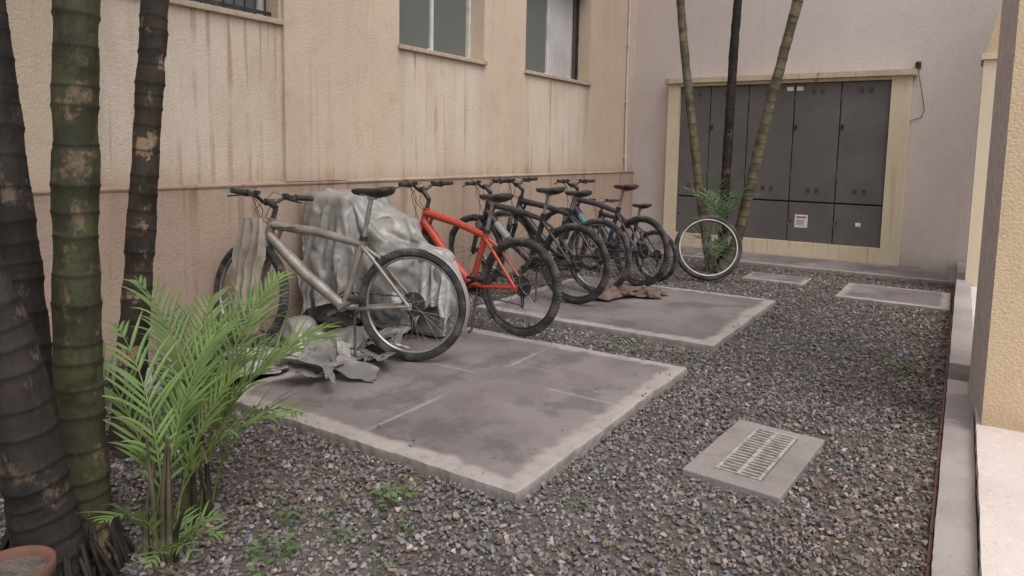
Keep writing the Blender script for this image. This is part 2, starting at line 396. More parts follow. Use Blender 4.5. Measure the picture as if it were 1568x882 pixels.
# ---------------------------------------------------------------- drain
dr=empty('storm_drain')
m=M(); a=(-.905,-.495,2.82,3.55); g=(-.80,-.60,2.92,3.48)
def quadslab(m,x0,x1,y0,y1,z0,z1,mat=0): m.box((x0,y0,z0),(x1,y1,z1),mat,bev=.005)
quadslab(m,a[0],g[0],a[2],a[3],-.03,.022); quadslab(m,g[1],a[1],a[2],a[3],-.03,.022)
quadslab(m,g[0]-.006,g[1]+.006,a[2]+.002,g[2],-.03,.0212); quadslab(m,g[0]-.006,g[1]+.006,g[3],a[3]-.002,-.03,.0212)
o=m.obj('concrete_frame',[CON],dr,lambda x,y,z:(.55,0,0))
m=M(); m.box((g[0],g[2],-.03),(g[1],g[3],-.02),1)
t=.014; 
m.box((g[0]+.003,g[2]+.003,.0),(g[0]+t+.003,g[3]-.003,.026),0,bev=.002); m.box((g[1]-t-.003,g[2]+.003,.0),(g[1]-.003,g[3]-.003,.026),0,bev=.002)
cx=(g[0]+g[1])/2; m.box((cx-.008,g[2]+.003,.0),(cx+.008,g[3]-.003,.025),0)
n=17
for i in range(n+1):
    y=g[2]+.003+(g[3]-g[2]-.014)*i/n; m.box((g[0]+.018,y,.0),(g[1]-.018,y+.011,.0245),0)
m.obj('grate',[pm('cast_grate',(.38,.345,.325),(.24,.215,.20),30,.6,.1),CABD],dr)
dr.matrix_world=Matrix.Translation((-.7,3.2,0))@Matrix.Rotation(math.radians(-4),4,'Z')@Matrix.Translation((.7,-3.2,0))
# ---------------------------------------------------------------- gravel
SLABS=[(-3.27,-1.375,2.21,4.16),(-3.39,-1.39,4.77,6.65),(-.96,-.04,7.31,8.19),(-1.99,-1.36,7.86,8.34),(-.895,-.505,2.83,3.54)]
def gravel():
    K=10; shapes=[]
    for k in range(K):
        bm=bmesh.new()
        pts=rng.normal(size=(10,3)); pts/=np.linalg.norm(pts,axis=1)[:,None]; pts*=rng.uniform(.8,1.1,(10,1)); pts*=np.array([1.15,.85,.62])
        for p in pts: bm.verts.new(p)
        bmesh.ops.convex_hull(bm,input=bm.verts[:])
        bmesh.ops.delete(bm,geom=[v for v in bm.verts if not v.link_faces],context='VERTS')
        bmesh.ops.triangulate(bm,faces=bm.faces[:]); bm.verts.index_update()
        shapes.append((np.array([v.co[:] for v in bm.verts]),np.array([[v.index for v in f.verts] for f in bm.faces]))); bm.free()
    x0,x1,y0,y1=-4.2,-.018,.8,8.93
    n=int((x1-x0)*(y1-y0)*3500)
    x=rng.uniform(x0,x1,n); y=rng.uniform(y0,y1,n)
    keep=np.ones(n,bool); ons=np.zeros(n,bool)
    for (a,b,c,d) in SLABS:
        ins=((x>a)&(x<b)&(y>c)&(y<d)); dd=np.minimum(np.minimum(x-a,b-x),np.minimum(y-c,d-y))
        on=ins&(rng.random(n)<.0014+.03*np.exp(-np.abs(dd)/.03))&(b-a>.6); ons|=on
        keep&=(~ins)|on
    keep&=~((x<-3.1)&(rng.random(n)<.4)); keep&=~((y>5.0)&(rng.random(n)<.35))&~((y>7)&(rng.random(n)<.3))
    x=x[keep];y=y[keep];ons=ons[keep];n=len(x)
    s=rng.lognormal(math.log(.0100),.30,n)*np.where(y>5,1.15,1); s=np.clip(s,.005,.020); s[ons]*=.6
    yaw=rng.uniform(0,6.283,n); t1=rng.normal(0,.45,n); t2=rng.normal(0,.45,n)
    z=rng.uniform(-.006,.009,n)+.004*np.sin(x*3+1)*np.cos(y*2.3); z[ons]=np.where(y[ons]>7,.04,.056)
    cz,sz=np.cos(yaw),np.sin(yaw); c1,s1=np.cos(t1),np.sin(t1); c2,s2=np.cos(t2),np.sin(t2)
    Z=np.zeros(n);O=np.ones(n)
    Rz=np.stack([cz,-sz,Z,sz,cz,Z,Z,Z,O],1).reshape(n,3,3); Rx=np.stack([O,Z,Z,Z,c1,-s1,Z,s1,c1],1).reshape(n,3,3); Ry=np.stack([c2,Z,s2,Z,O,Z,-s2,Z,c2],1).reshape(n,3,3)
    RR=Rz@Rx@Ry
    br=.5+.5*np.sin(x*2.1+1.3*np.sin(y*1.7))*np.cos(y*1.3+x)
    pinkp=.26+.28*br+.35*np.clip((x+.6)/.5,0,1)
    r=rng.random(n); g=rng.lognormal(math.log(.138),.36,n)[:,None]
    col=g*np.array([1.02,.97,1.03])
    pk=r<pinkp; col[pk]=(g*np.array([1.30,1.0,.84]))[pk]
    lt=rng.random(n)<.022; col[lt]=np.array([.34,.32,.31])*rng.uniform(.7,1.1,(lt.sum(),1))
    col=np.clip(col,.03,.5)
    idx=rng.integers(0,K,n); VS=[];FS=[];CS=[];off=0
    for k in range(K):
        q=np.where(idx==k)[0]; sv,sf=shapes[k]; nv=len(sv)
        v=np.einsum('nij,vj->nvi',RR[q],sv)*s[q][:,None,None]; v[:,:,0]+=x[q][:,None]; v[:,:,1]+=y[q][:,None]; v[:,:,2]+=z[q][:,None]
        VS.append(v.reshape(-1,3)); FS.append((sf[None]+(np.arange(len(q))*nv)[:,None,None]+off).reshape(-1,3)); CS.append(np.repeat(col[q],nv,0)); off+=len(q)*nv
    VS=np.concatenate(VS);FS=np.concatenate(FS);CS=np.concatenate(CS)
    me=bpy.data.meshes.new('gravel'); me.vertices.add(len(VS)); me.vertices.foreach_set('co',VS.ravel().astype(np.float32))
    me.loops.add(FS.size); me.loops.foreach_set('vertex_index',FS.ravel().astype(np.int32))
    me.polygons.add(len(FS)); me.polygons.foreach_set('loop_start',(np.arange(len(FS))*3).astype(np.int32))
    me.update(calc_edges=True)
    ca=me.attributes.new('col','FLOAT_COLOR','POINT'); ca.data.foreach_set('color',np.concatenate([CS,np.ones((len(CS),1))],1).ravel().astype(np.float32))
    me.polygons.foreach_set('use_smooth',np.zeros(len(FS),bool))
    mt,nt,b,o=newmat('crushed_stone')
    c=mix(nt,math_(nt,'MULTIPLY',ramp(nt,tex(nt,90,3),.4,.7),.4),attr(nt,'col'),(.185,.16,.145))
    nt.links.new(c,b.inputs['Base Color']); b.inputs['Roughness'].default_value=.88; b.inputs['Specular IOR Level'].default_value=.25
    me.materials.append(mt)
    ob=bpy.data.objects.new('gravel',me); S.collection.objects.link(ob)
# ---------------------------------------------------------------- bicycles
TYR=pm('tyre_rubber',(.022,.021,.021),(.085,.074,.064),12,.85,bstr=.3,bscale=150)
RIMS=pm('rim_alloy',(.42,.41,.40),(.28,.26,.24),10,.4,.8)
RIMB=pm('rim_black',(.03,.03,.03),(.06,.055,.05),10,.45,.3)
SPK=pm('spoke_steel',(.35,.34,.33),(.2,.19,.18),10,.4,.8)
PLA=pm('black_plastic',(.018,.018,.018),(.05,.046,.042),9,.55)
SIL=pm('dusty_silver_paint',(.30,.27,.24),(.19,.16,.135),7,.5,.3)
REDP=pm('red_paint',(.44,.060,.036),(.30,.065,.045),5,.42,.05,lo=.45,hi=.75)
BKP=pm('black_paint',(.02,.02,.023),(.06,.053,.05),7,.45,.1)
BLP=pm('dark_blue_paint',(.025,.028,.04),(.05,.05,.055),7,.4,.2)
TEA=pm('dusty_teal_decal',(.10,.24,.23),(.10,.18,.18),7,.5)
PUR=pm('dark_purple_paint',(.05,.028,.065),(.05,.04,.055),7,.5)
GRY=pm('grey_decal',(.28,.27,.26),(.2,.19,.18),7,.5)
MAR=pm('maroon_vinyl',(.10,.03,.05),(.06,.02,.03),7,.5)
def wheel(m,c,r,X=None,rim=1,n=28,tw=.029):
    m.torus(c,r-tw,tw,170,10,0,X,knob=.0045)
    m.torus(c,r-.058,.011,64,8,rim,X,ry=.014)
    m.tube([(c[0],c[1]-.045,c[2]),(c[0],c[1]+.045,c[2])],[.016,.016],10,3,X=X)
    for s in(-1,1): m.tube([(c[0],c[1]+s*.032,c[2]),(c[0],c[1]+s*.036,c[2])],[.028,.028],12,3,X=X)
    for i in range(n):
        A=2*math.pi*i/n; s=1 if i%2 else -1; A2=A+s*(.9 if (i//2)%2 else -.9)
        m.tube([(c[0]+.026*math.cos(A2),c[1]+s*.034,c[2]+.026*math.sin(A2)),(c[0]+(r-.06)*math.cos(A),c[1],c[2]+(r-.06)*math.sin(A))],.0014,4,2,cap=False,X=X)
def saddle(m,c,mat=0,X=None,tilt=0):
    secs=[]
    for t,wd,h in ((0,.045,.022),(.015,.08,.036),(.05,.09,.044),(.09,.076,.042),(.13,.048,.038),(.18,.030,.034),(.23,.024,.03),(.262,.018,.022),(.275,.008,.008)):
        s=[]
        for k in range(14):
            A=2*math.pi*k/14; zz=math.sin(A); s.append((c[0]-.13+t,c[1]+wd*math.cos(A),c[2]-.01+(h*.5*zz if zz>0 else h*1.0*zz)+ .018*(1-min(1,t/.1))+tilt*t))
        secs.append(s)
    m.loft(secs,mat,X)
    for s in(-1,1): m.tube([(c[0]-.09,c[1]+s*.03,c[2]-.03),(c[0]-.03,c[1]+s*.022,c[2]-.052),(c[0]+.08,c[1]+s*.018,c[2]-.03)],.0035,6,3 if mat!=3 else 0,X=X)
def bike(name,rear,h,paint,z0=.05,r=.355,lean=0,steer=0,rim=RIMS,saddlem=None,fork=None,guard=False,kick=True,k=1.0,sus=True,decal=None,low=0,seat=0,barz=0,seatcol=None):
    yaw=math.atan2(h[1],h[0])
    root=empty(name,Matrix.Translation((rear[0],rear[1],z0))@Matrix.Rotation(yaw,4,'Z')@Matrix.Rotation(math.radians(lean),4,'X')@Matrix.Scale(k,4))
    fork=fork or paint; sm_=saddlem or PLA
    RH=V((0,0,r)); BB=V((.455,0,r-.04)); ST=V((.325,0,.75-low)); HB=V((.985,0,.72)); HT=V((.95,0,.845)); FH=V((1.12,0,r))
    ax=(HT-HB).normalized()
    SX=Matrix.Translation(HB)@Matrix.Rotation(math.radians(steer),4,ax)@Matrix.Translation(-HB)
    m=M()
    m.tube([HB-ax*.008,HB,HT,HT+ax*.012],[.031,.028,.028,.031],14,0)
    m.tube([BB,ST],.023,14,0)
    m.tube([HT-ax*.03,V((.62,0,(HT.z+ST.z)/2-.02)),ST+V((.008,0,-.035))],[.031,.029,.023],14,0)
    m.tube([HB+ax*.03,(HB+BB)/2+V((0,0,-.010)),BB],[.035,.037,.032],14,0)
    m.tube([HB+ax*.035,HB+ax*.02+(BB-HB)*.12+V((0,0,.03)),HT-ax*.03+(ST-HT)*.12],[.022,.014,.018],8,0)
    m.tube([BB+V((0,-.038,0)),BB+V((0,.038,0))],.028,14,0)
    for s in(-1,1):
        m.tube([ST+V((.005,s*.014,-.05)),ST.lerp(RH,.30)+V((.015,s*.045,0)),ST.lerp(RH,.6)+V((.01,s*.052,0)),RH+V((0,s*.060,0))],[.0125,.012,.0115,.0105],8,0)
        m.tube([BB+V((-.02,s*.02,0)),BB.lerp(RH,.3)+V((0,s*.045,-.01)),RH+V((0,s*.060,0))],[.014,.0135,.0115],8,0)
        m.box(RH+V((-.02,s*.060-.003,-.022)),RH+V((.028,s*.060+.003,.022)),0)
        m.box(ST.lerp(RH,.36)+V((.0,s*.045-.006,-.05)),ST.lerp(RH,.36)+V((.02,s*.045+.006,.04)),2,bev=.003)
    m.tube([ST.lerp(RH,.30)+V((.015,-.045,0)),ST.lerp(RH,.30)+V((.02,.045,0))],.009,8,0)
    if decal:
        p0=HB+ax*.03; mid=(HB+BB)/2+V((0,0,-.010))
        m.tube([p0.lerp(mid,.45),p0.lerp(mid,.98)],[.0368,.0378],14,1,cap=False)
    m.tube([ST+V((.003,0,-.01)),ST+V((-.002,0,.018))],.027,10,2)
    m.obj('frame',[paint,decal or paint,PLA],root)
    m=M(); SP=V((.265,0,.99+seat))
    m.tube([ST,SP+V((.012,0,-.045))],.0145,10,3); m.box(SP+V((-.02,-.02,-.062)),SP+V((.035,.02,-.035)),3,bev=.004)
    saddle(m,SP,0); m.obj('saddle',[sm_,PLA,SPK,RIMS],root)
    m=M(); wheel(m,RH,r)
    for q in range(6): m.torus((0,-.030-.003*q,r),.05-.005*q,.0025,24,5,2)
    m.torus((0,-.026,r),.075,.003,32,6,3); m.tube([(0,-.026,r),(0,-.028,r)],.072,24,3)
    m.obj('rear_wheel',[TYR,rim,SPK,PLA],root)
    m=M(); wheel(m,FH,r,SX); m.obj('front_wheel',[TYR,rim,SPK,PLA],root)
    m=M()
    cr=HB-ax*.03
    m.box(cr+V((-.024,-.078,-.022)),cr+V((.030,.078,.022)),0,X=SX,bev=.009)
    for s in(-1,1):
        st=cr+V((.012,s*.062,0)); en=FH+V((-.014,s*.060,0.0)); mid=st.lerp(en,.38)
        if sus: m.tube([st,mid],.0150,10,2,X=SX); m.tube([mid+(st-mid)*.05,st.lerp(en,.6),en],[.025,.023,.019],12,0,X=SX)
        else: m.tube([st,mid,en],[.017,.016,.010],10,0,X=SX)
        m.box(st.lerp(en,.26)+V((.012,-.006,-.05)),st.lerp(en,.26)+V((.03,.006,.04)),1,X=SX,bev=.003)
    if sus: m.tube([cr.lerp(FH,.42)+V((.02,-.058,.0)),cr.lerp(FH,.42)+V((.05,0,.03)),cr.lerp(FH,.42)+V((.02,.058,0))],.013,8,0,X=SX)
    m.obj('fork',[fork,PLA,RIMS],root)
    m=M(); q=HT+ax*.08; C=HT+ax*.09+V((.07,0,.025+barz))
    m.tube([HT,q],.0165,10,0,X=SX); m.tube([q,C],.019,10,0,X=SX); m.tube([C+V((0,-.03,0)),C+V((0,.03,0))],.023,10,0,X=SX)
    bar=lambda s:[C,C+V((0,s*.05,0)),C+V((-.005,s*.11,.035)),C+V((-.02,s*.19,.045)),C+V((-.045,s*.31,.05))]
    for s in(-1,1):
        b=bar(s); m.tube(b,.012,10,0,X=SX)
        g0=b[3].lerp(b[4],.08); m.tube([g0,b[4]+V((-.004,s*.01,0))],[.0185,.0175],10,1,X=SX); m.tube([g0,g0+V((0,s*-.004,0))],.024,10,1,X=SX)
        br=b[3]+V((.012,s*-.02,0)); m.box(br+V((-.024,-.02,-.02)),br+V((.03,.02,.014)),1,X=SX,bev=.004)
        m.box(br+V((-.03,s*-.055-.014,-.005)),br+V((.01,s*-.055+.014,.022)),1,X=SX,bev=.004)
        m.tube([br+V((.02,0,-.005)),br+V((.055,s*.02,-.012)),br+V((.05,s*.06,-.02)),br+V((.035,s*.12,-.028))],[.008,.007,.006,.006],7,0,X=SX)
        m.tube([br+V((.02,s*-.01,0)),br+V((.09,s*-.07,.03)),C+V((.09,s*-.03,-.05)),HB+V((.06,s*.02,.02)) ,HB+V((.03,s*.055,-.12))],.0028,5,1,X=SX)
        m.tube([br+V((.02,s*-.014,-.01)),br+V((.07,s*-.09,-.02)),C+V((.05,s*.02,-.10)),HT+V((-.03,s*.02,-.05)),HT+V((-.2,s*.015,-.04))],.0026,5,1,X=SX)
    m.obj('handlebar',[PLA,PLA],root)
    m=M(); y=-.05
    m.torus((BB.x,y,BB.z),.085,.005,48,6,0,ry=.002); m.torus((BB.x,y+.008,BB.z),.062,.006,40,6,0,ry=.002); m.tube([(BB.x,y-.004,BB.z),(BB.x,y+.004,BB.z)],.06,24,0)
    for i in range(5):
        A=i*1.2566+.4; m.tube([(BB.x,y,BB.z),(BB.x+.08*math.cos(A),y,BB.z+.08*math.sin(A))],[.014,.008],6,0,sq=.5)
    A0=-.5
    for s in(-1,1):
        d=V((math.cos(A0),0,math.sin(A0)))*(.17*s); yy=-.07 if s>0 else .07
        m.tube([V((BB.x,yy,BB.z)),V((BB.x,yy*1.15,BB.z))+d],[.015,.012],8,1)
        pc=V((BB.x,yy*1.15+math.copysign(.055,yy),BB.z))+d
        m.box(pc+V((-.048,-.045,-.012)),pc+V((.048,.045,.012)),0,bev=.004)
    m.tube([(BB.x,-.08,BB.z),(BB.x,.08,BB.z)],.012,8,0)
    sr=.04; y=-.042
    m.tube([(BB.x-.01,-.05,BB.z+.085),(0.01,y,r+sr)],.0046,5,2); m.tube([(BB.x-.01,-.05,BB.z-.085),(.03,y,r-.14),(.0,y,r-.16),(-.01,y,r-.13),(.02,y,r-.07),(-.01,y,r-.04)],.0046,5,2)
    m.tube([(.0,-.070,r-.01),(.025,-.066,r-.07),(.015,-.058,r-.16)],[.014,.016,.010],8,0)
    m.obj('drivetrain',[PLA,RIMB if paint is not SIL else RIMS,TYR],root)
    if kick:
        m=M(); m.tube([(.36,.045,BB.z),(.30,.16,.02),(.31,.185,.005)],[.009,.008,.009],8,0); m.obj('kickstand',[PLA],root)
    if guard:
        m=M(); P=[];F=[];n=26
        for i in range(n+1):
            A=math.pi-math.radians(-22+95*i/n)
            R_=r+.010; f=.8
            for j,(dy,dr_) in enumerate(((-.030,-.012),(-.020,0),(0,.005),(.020,0),(.030,-.012))):
                P.append((R_*math.cos(A)+dr_*math.cos(A),dy*f,r+(R_+dr_)*math.sin(A)))
        for i in range(n):
            for j in range(4): F.append((i*5+j,i*5+j+1,i*5+j+6,i*5+j+5))
        m.add(P,F,0,True); m.obj('mudguard',[guard],root)
    return root
GRD=pm('dusty_grey_plastic',(.27,.24,.21),(.19,.165,.14),9,.6)
bike('silver_mountain_bicycle',(-2.81,3.25),(-1.06,-.40),SIL,steer=-20,lean=2,guard=GRD,seat=.07,barz=.0,low=.0)
bike('red_mountain_bicycle',(-2.60,4.16),(-1.08,.10),REDP,lean=2,steer=6,fork=REDP,rim=RIMB,barz=.04,low=.03)
bike('black_mountain_bicycle',(-2.78,5.36),(-1,.08),BKP,lean=-2,decal=GRY,rim=RIMB,barz=.02)
bike('blue_mountain_bicycle',(-2.82,5.88),(-1,.12),BLP,lean=2,steer=10,seat=-.05,barz=.02)
bike('purple_mountain_bicycle',(-2.64,6.45),(-.95,.30),PUR,lean=3,saddlem=MAR,decal=TEA,rim=RIMB,steer=8)
bike('childrens_bicycle',(-2.72,7.1),(-.95,.25),BKP,z0=.0,k=.82,r=.34,steer=-8,sus=False,decal=TEA)
vd=V((-2.27,7.41,0)).normalized()
root=empty('spare_bicycle_wheel',Matrix.Translation((-2.25,7.42,.012))@Matrix.Rotation(math.atan2(vd.y,vd.x)-math.pi/2+.12,4,'Z')@Matrix.Rotation(math.radians(-12),4,'X'))
m=M(); wheel(m,(0,0,.36),.36,tw=.036); m.torus((0,-.026,.36),.302,.008,80,8,4,ry=.008); m.obj('wheel',[TYR,RIMS,SPK,PLA,pm('whitewall',(.60,.58,.55),(.42,.39,.35),9,.6)],root)
# ---------------------------------------------------------------- tarps & debris
TAR=pm('silver_tarpaulin',(.31,.29,.275),(.215,.20,.185),5,.42,.1,bstr=.6,bscale=18,bdist=.016)
TAR2=pm('white_plastic_sheet',(.42,.40,.385),(.31,.29,.28),5,.38,.0,bstr=.6,bscale=18,bdist=.016)
CLO=pm('beige_cloth',(.33,.28,.225),(.21,.175,.14),6,.9,bstr=.3,bscale=40)
PNK=pm('dusty_pink_rag',(.17,.105,.09),(.10,.07,.062),8,.9)
CRD=pm('grey_cardboard',(.22,.20,.195),(.12,.11,.105),6,.85)
def rid(x,y,z):
    s=0;a=1;f=1
    for i in range(4):
        s+=a*(1-2*abs(noise.noise(V((x*f,y*f,z*f))))); a*=.5; f*=2.1
    return s/1.9
def colmesh(name,m,mat,parent=None):
    o=m.obj(name,[mat],parent); o.modifiers.new('c','COLLISION'); o.collision.thickness_outer=.008; o.collision.cloth_friction=25; return o
def drapes(specs,frames=42):
    g=M(); g.add([(-4.21,0,.055),(-1,0,.055),(-1,7,.055),(-4.21,7,.055)],[(0,1,2,3)]); g.add([(-4.205,0,0),(-4.205,7,0),(-4.205,7,2),(-4.205,0,2)],[(0,1,2,3)])
    G=colmesh('tmp',g,CRD)
    obs=[]
    for (name,c,sx,sy,yaw,n,mat,boxes,cr) in specs:
        sup=M()
        for lo,hi in boxes: sup.box(lo,hi,0,bev=.03)
        so_=colmesh('covered_load',sup,CRD) if boxes else None
        m=M(); P=[];F=[]; cs,sn=math.cos(yaw),math.sin(yaw); nx=n; ny=int(n*sy/sx)
        for j in range(ny+1):
            for i in range(nx+1):
                u=(i/nx-.5)*sx; v=(j/ny-.5)*sy
                z=c[2]+cr*nz(u*4,v*4,c[0]*9)+cr*.6*nz(u*9,v*9,c[1]*5)
                P.append((max(c[0]+u*cs-v*sn,-4.19),c[1]+u*sn+v*cs,max(z,.075)))
        for j in range(ny):
            for i in range(nx): a=j*(nx+1)+i; F.append((a,a+1,a+nx+2,a+nx+1))
        m.add(P,F,0,True); o=m.obj(name,[mat]); obs.append((o,so_))
        cl=o.modifiers.new('cloth','CLOTH'); st=cl.settings; st.quality=6; st.mass=.25; st.tension_stiffness=18; st.compression_stiffness=18; st.shear_stiffness=4; st.bending_stiffness=.25; st.air_damping=1.5
        cl.collision_settings.distance_min=.008; cl.collision_settings.collision_quality=3; cl.collision_settings.use_self_collision=False
        cl.point_cache.frame_start=1; cl.point_cache.frame_end=frames
    S.frame_start=1; S.frame_end=frames
    for f in range(1,frames+1): S.frame_set(f)
    dg=bpy.context.evaluated_depsgraph_get()
    for o,so_ in obs:
        me=bpy.data.meshes.new_from_object(o.evaluated_get(dg)); 
        o.modifiers.clear(); o.data=me
        for p in me.polygons: p.use_smooth=True
        sd_=o.modifiers.new('s','SUBSURF'); sd_.levels=1; sd_.render_levels=1
        if so_: so_.modifiers.clear(); so_.parent=o
    G.modifiers.clear(); bpy.data.objects.remove(G); S.frame_set(1)
try:
    drapes([
     ('silver_tarpaulin',(-3.76,3.84,1.16),1.85,2.0,.15,70,TAR,[((-4.12,3.56,.06),(-3.70,4.0,1.02)),((-3.72,3.78,.06),(-3.42,4.05,.84))],.12),
     ('white_plastic_sheet',(-3.12,3.80,.82),.9,.8,.4,36,TAR2,[((-3.34,3.73,.06),(-2.97,3.87,.66))],.12),
     ('grey_plastic_sheet',(-3.50,3.02,.45),.95,.75,.5,36,TAR,[((-3.66,2.98,.06),(-3.5,3.1,.24)),((-3.3,3.15,.06),(-3.2,3.25,.20)),((-3.4,2.85,.06),(-3.34,2.9,.12))],.16),
     ('grey_plastic_sheet',(-3.15,2.92,.35),.62,.55,1.2,28,CRD,[((-3.2,2.87,.06),(-3.1,2.94,.15)),((-3.02,3.02,.06),(-2.98,3.06,.11))],.14),
     ('grey_plastic_sheet',(-3.52,2.58,.32),.62,.50,2.1,26,TAR,[((-3.6,2.56,.06),(-3.53,2.62,.15)),((-3.4,2.7,.06),(-3.36,2.74,.12))],.15),
     ('pink_rag',(-2.60,5.92,.34),.80,.62,.3,32,PNK,[((-2.72,5.84,.06),(-2.62,5.92,.16)),((-2.44,5.96,.06),(-2.38,6.02,.12))],.18),
    ])
except Exception as e: print('drape failed',e)
def sheet(m,c,sx,sy,yaw,amp,seed,mat=0,n=22,tilt=(0,0),fl=.057):
    P=[];F=[]; cs,sn=math.cos(yaw),math.sin(yaw)
    for j in range(n+1):
        for i in range(n+1):
            u=i/n-.5; v=j/n-.5
            u2=u+.12*noise.noise(V((v*3,seed,0))); v2=v+.12*noise.noise(V((u*3,seed,4)))
            x=u2*sx; y=v2*sy; z=amp*(rid(u*1.3+seed,v*1.3,seed*2)+.3)+x*tilt[0]+y*tilt[1]
            P.append((c[0]+x*cs-y*sn,c[1]+x*sn+y*cs,max(c[2]+z,fl+.004*i/n)))
    for j in range(n):
        for i in range(n): a=j*(n+1)+i; F.append((a,a+1,a+n+2,a+n+1))
    m.add(P,F,mat,False)
m=M()
for i in range(62):
    if i<48: x=random.uniform(-3.95,-2.80); y=random.uniform(2.45,3.35); fl=.057 if x>-3.28 else .01
    else: x=random.uniform(-4.15,-3.4); y=random.uniform(1.9,2.7); fl=.02
    sheet(m,(x,y,fl+.003+random.random()*.09),random.uniform(.08,.24),random.uniform(.05,.16),random.uniform(0,3),.015+random.random()*.02,i*1.7,i%3,n=9,tilt=(random.uniform(-.5,.5),random.uniform(-.5,.5)),fl=fl)
m.obj('cardboard_scrap_pile',[CRD,TAR,CRD])
m=M(); P=[];F=[];nu,nv=30,44
bp=V((-3.70,2.86,0))
for j in range(nv+1):
    t=j/nv; z=.92-.74*t
    for i in range(nu+1):
        u=i/nu-.5; wd=(.17+.05*math.sin(t*4+1)+.03*t)*(.55+.45*min(1,t*3))
        fold=.024*math.sin(u*21+t*2.5+nz(t*3,2)*3)*(.4+.8*t)+.025*rid(u*1.8,t*2.4,3)
        P.append((bp.x+u*wd-.05*t+.025*nz(t*4,3),bp.y-.07-fold-.04*t+u*.06,z+.05*nz(u*5,t,1)*(t>.6)))
for j in range(nv):
    for i in range(nu): a=j*(nu+1)+i; F.append((a,a+1,a+nu+2,a+nu+1))
m.add(P,F,0,True); m.obj('beige_cloth',[CLO])
gravel()
# ---------------------------------------------------------------- palms
def trunkmat(name,g1,g2,ring,patch,plo=.5,phi=.62):
    m,nt,b,o=newmat(name)
    base=mix(nt,ramp(nt,tex(nt,6,6),.35,.65),g1,g2)
    p=ramp(nt,tex(nt,9,7,(1,1,.7),rough=.7),plo,phi)
    base=mix(nt,p,base,patch)
    p=ramp(nt,tex(nt,4,5,(1,1,1.2),rough=.7),.50,.58)
    base=mix(nt,math_(nt,'MULTIPLY',p,.75),base,tuple(x*.35 for x in g1))
    base=mix(nt,ramp(nt,tex(nt,40,5,(1,1,.15)),.5,.8),base,tuple(x*.5 for x in g1))
    a=nt.nodes.new('ShaderNodeAttribute'); a.attribute_name='a'
    base=mix(nt,a.outputs['Fac'],base,ring)
    nt.links.new(base,b.inputs['Base Color']); b.inputs['Roughness'].default_value=.7
    b.inputs['Specular IOR Level'].default_value=.25
    bump(nt,b,tex(nt,50,6,(1,1,.3)),.7,.009); return m
TG=trunkmat('green_palm_bark',(.050,.052,.023),(.036,.032,.018),(.014,.011,.008),(.14,.10,.06),.53,.62)
TB=trunkmat('brown_palm_bark',(.046,.034,.025),(.030,.023,.018),(.012,.010,.008),(.26,.18,.11),.56,.63)
TD=trunkmat('dark_palm_bark',(.034,.026,.022),(.020,.017,.015),(.008,.007,.006),(.12,.085,.06),.55,.65)
TL=trunkmat('pale_green_palm_bark',(.15,.135,.08),(.085,.07,.045),(.035,.025,.016),(.25,.2,.13),.56,.7)
def leafmat(name,c1,c2,tr):
    m,nt,b,o=newmat(name)
    base=mix(nt,ramp(nt,tex(nt,7,3),.35,.65),c1,c2)
    a=nt.nodes.new('ShaderNodeAttribute'); a.attribute_name='a'
    base=mix(nt,a.outputs['Fac'],base,(.22,.17,.06))
    nt.links.new(base,b.inputs['Base Color']); b.inputs['Roughness'].default_value=.45
    t=nt.nodes.new('ShaderNodeBsdfTranslucent'); nt.links.new(mix(nt,.5,base,tr),t.inputs[0])
    ms=nt.nodes.new('ShaderNodeMixShader'); ms.inputs[0].default_value=.3
    nt.links.new(b.outputs[0],ms.inputs[1]); nt.links.new(t.outputs[0],ms.inputs[2]); nt.links.new(ms.outputs[0],o.inputs[0]); return m
LF=leafmat('palm_leaf',(.105,.19,.055),(.17,.27,.08),(.22,.34,.06))
LF2=leafmat('palm_leaf_dark',(.05,.10,.038),(.085,.15,.05),(.11,.2,.04))
WD=leafmat('weed_leaf',(.08,.17,.055),(.12,.22,.08),(.15,.27,.06))
def spline(pts,n):
    pts=[V(p) for p in pts]; out=[]
    P=[pts[0]*2-pts[1]]+pts+[pts[-1]*2-pts[-2]]
    for s in range(len(pts)-1):
        for i in range(n):
            t=i/n; a,b,c,d=P[s:s+4]
            out.append(.5*((2*b)+(c-a)*t+(2*a-5*b+4*c-d)*t*t+(3*b-a-3*c+d)*t**3))
    out.append(pts[-1]); return out
def trunk(m,pts,r0,r1,gap=.09,mat=0,flare=1.35,n=22):
    sp=spline(pts,80); L=[0]
    for a,b in zip(sp[:-1],sp[1:]): L.append(L[-1]+(b-a).length)
    tot=L[-1]; d=0; P=[];Rr=[];A=[]
    def at(s):
        s=max(0,min(tot,s))
        i=min(len(L)-2,max(0,bisect.bisect_right(L,s)-1)); t=(s-L[i])/max(1e-6,L[i+1]-L[i]); return sp[i].lerp(sp[i+1],t)
    while d<tot:
        gp=gap*random.uniform(.6,1.35)*(0.7 if d<.3 else 1)
        r=(r0+(r1-r0)*d/tot)*(1+(flare-1)*math.exp(-d/.15))*random.uniform(.97,1.03)
        for s,rr,aa in ((0,1.0,.1),(.004,1.02,.4),(.007,1.025,.9),(.012,1.0,.6),(.017,.985,.1),(gp*.5,.975,0),(gp*.85,.985,0)):
            P.append(at(d+s)); Rr.append(r*rr); A.append(aa)
        d+=gp
    o=len(m.v); m.tube(P,Rr,n,mat,True,a=A)
    for i in range(o,len(m.v)):
        x,y,z=m.v[i]; q=.005*nz(x*18,y*18,z*9); m.v[i]=(x+q,y+q,z+.010*nz(x*9+3,y*9,z*2))
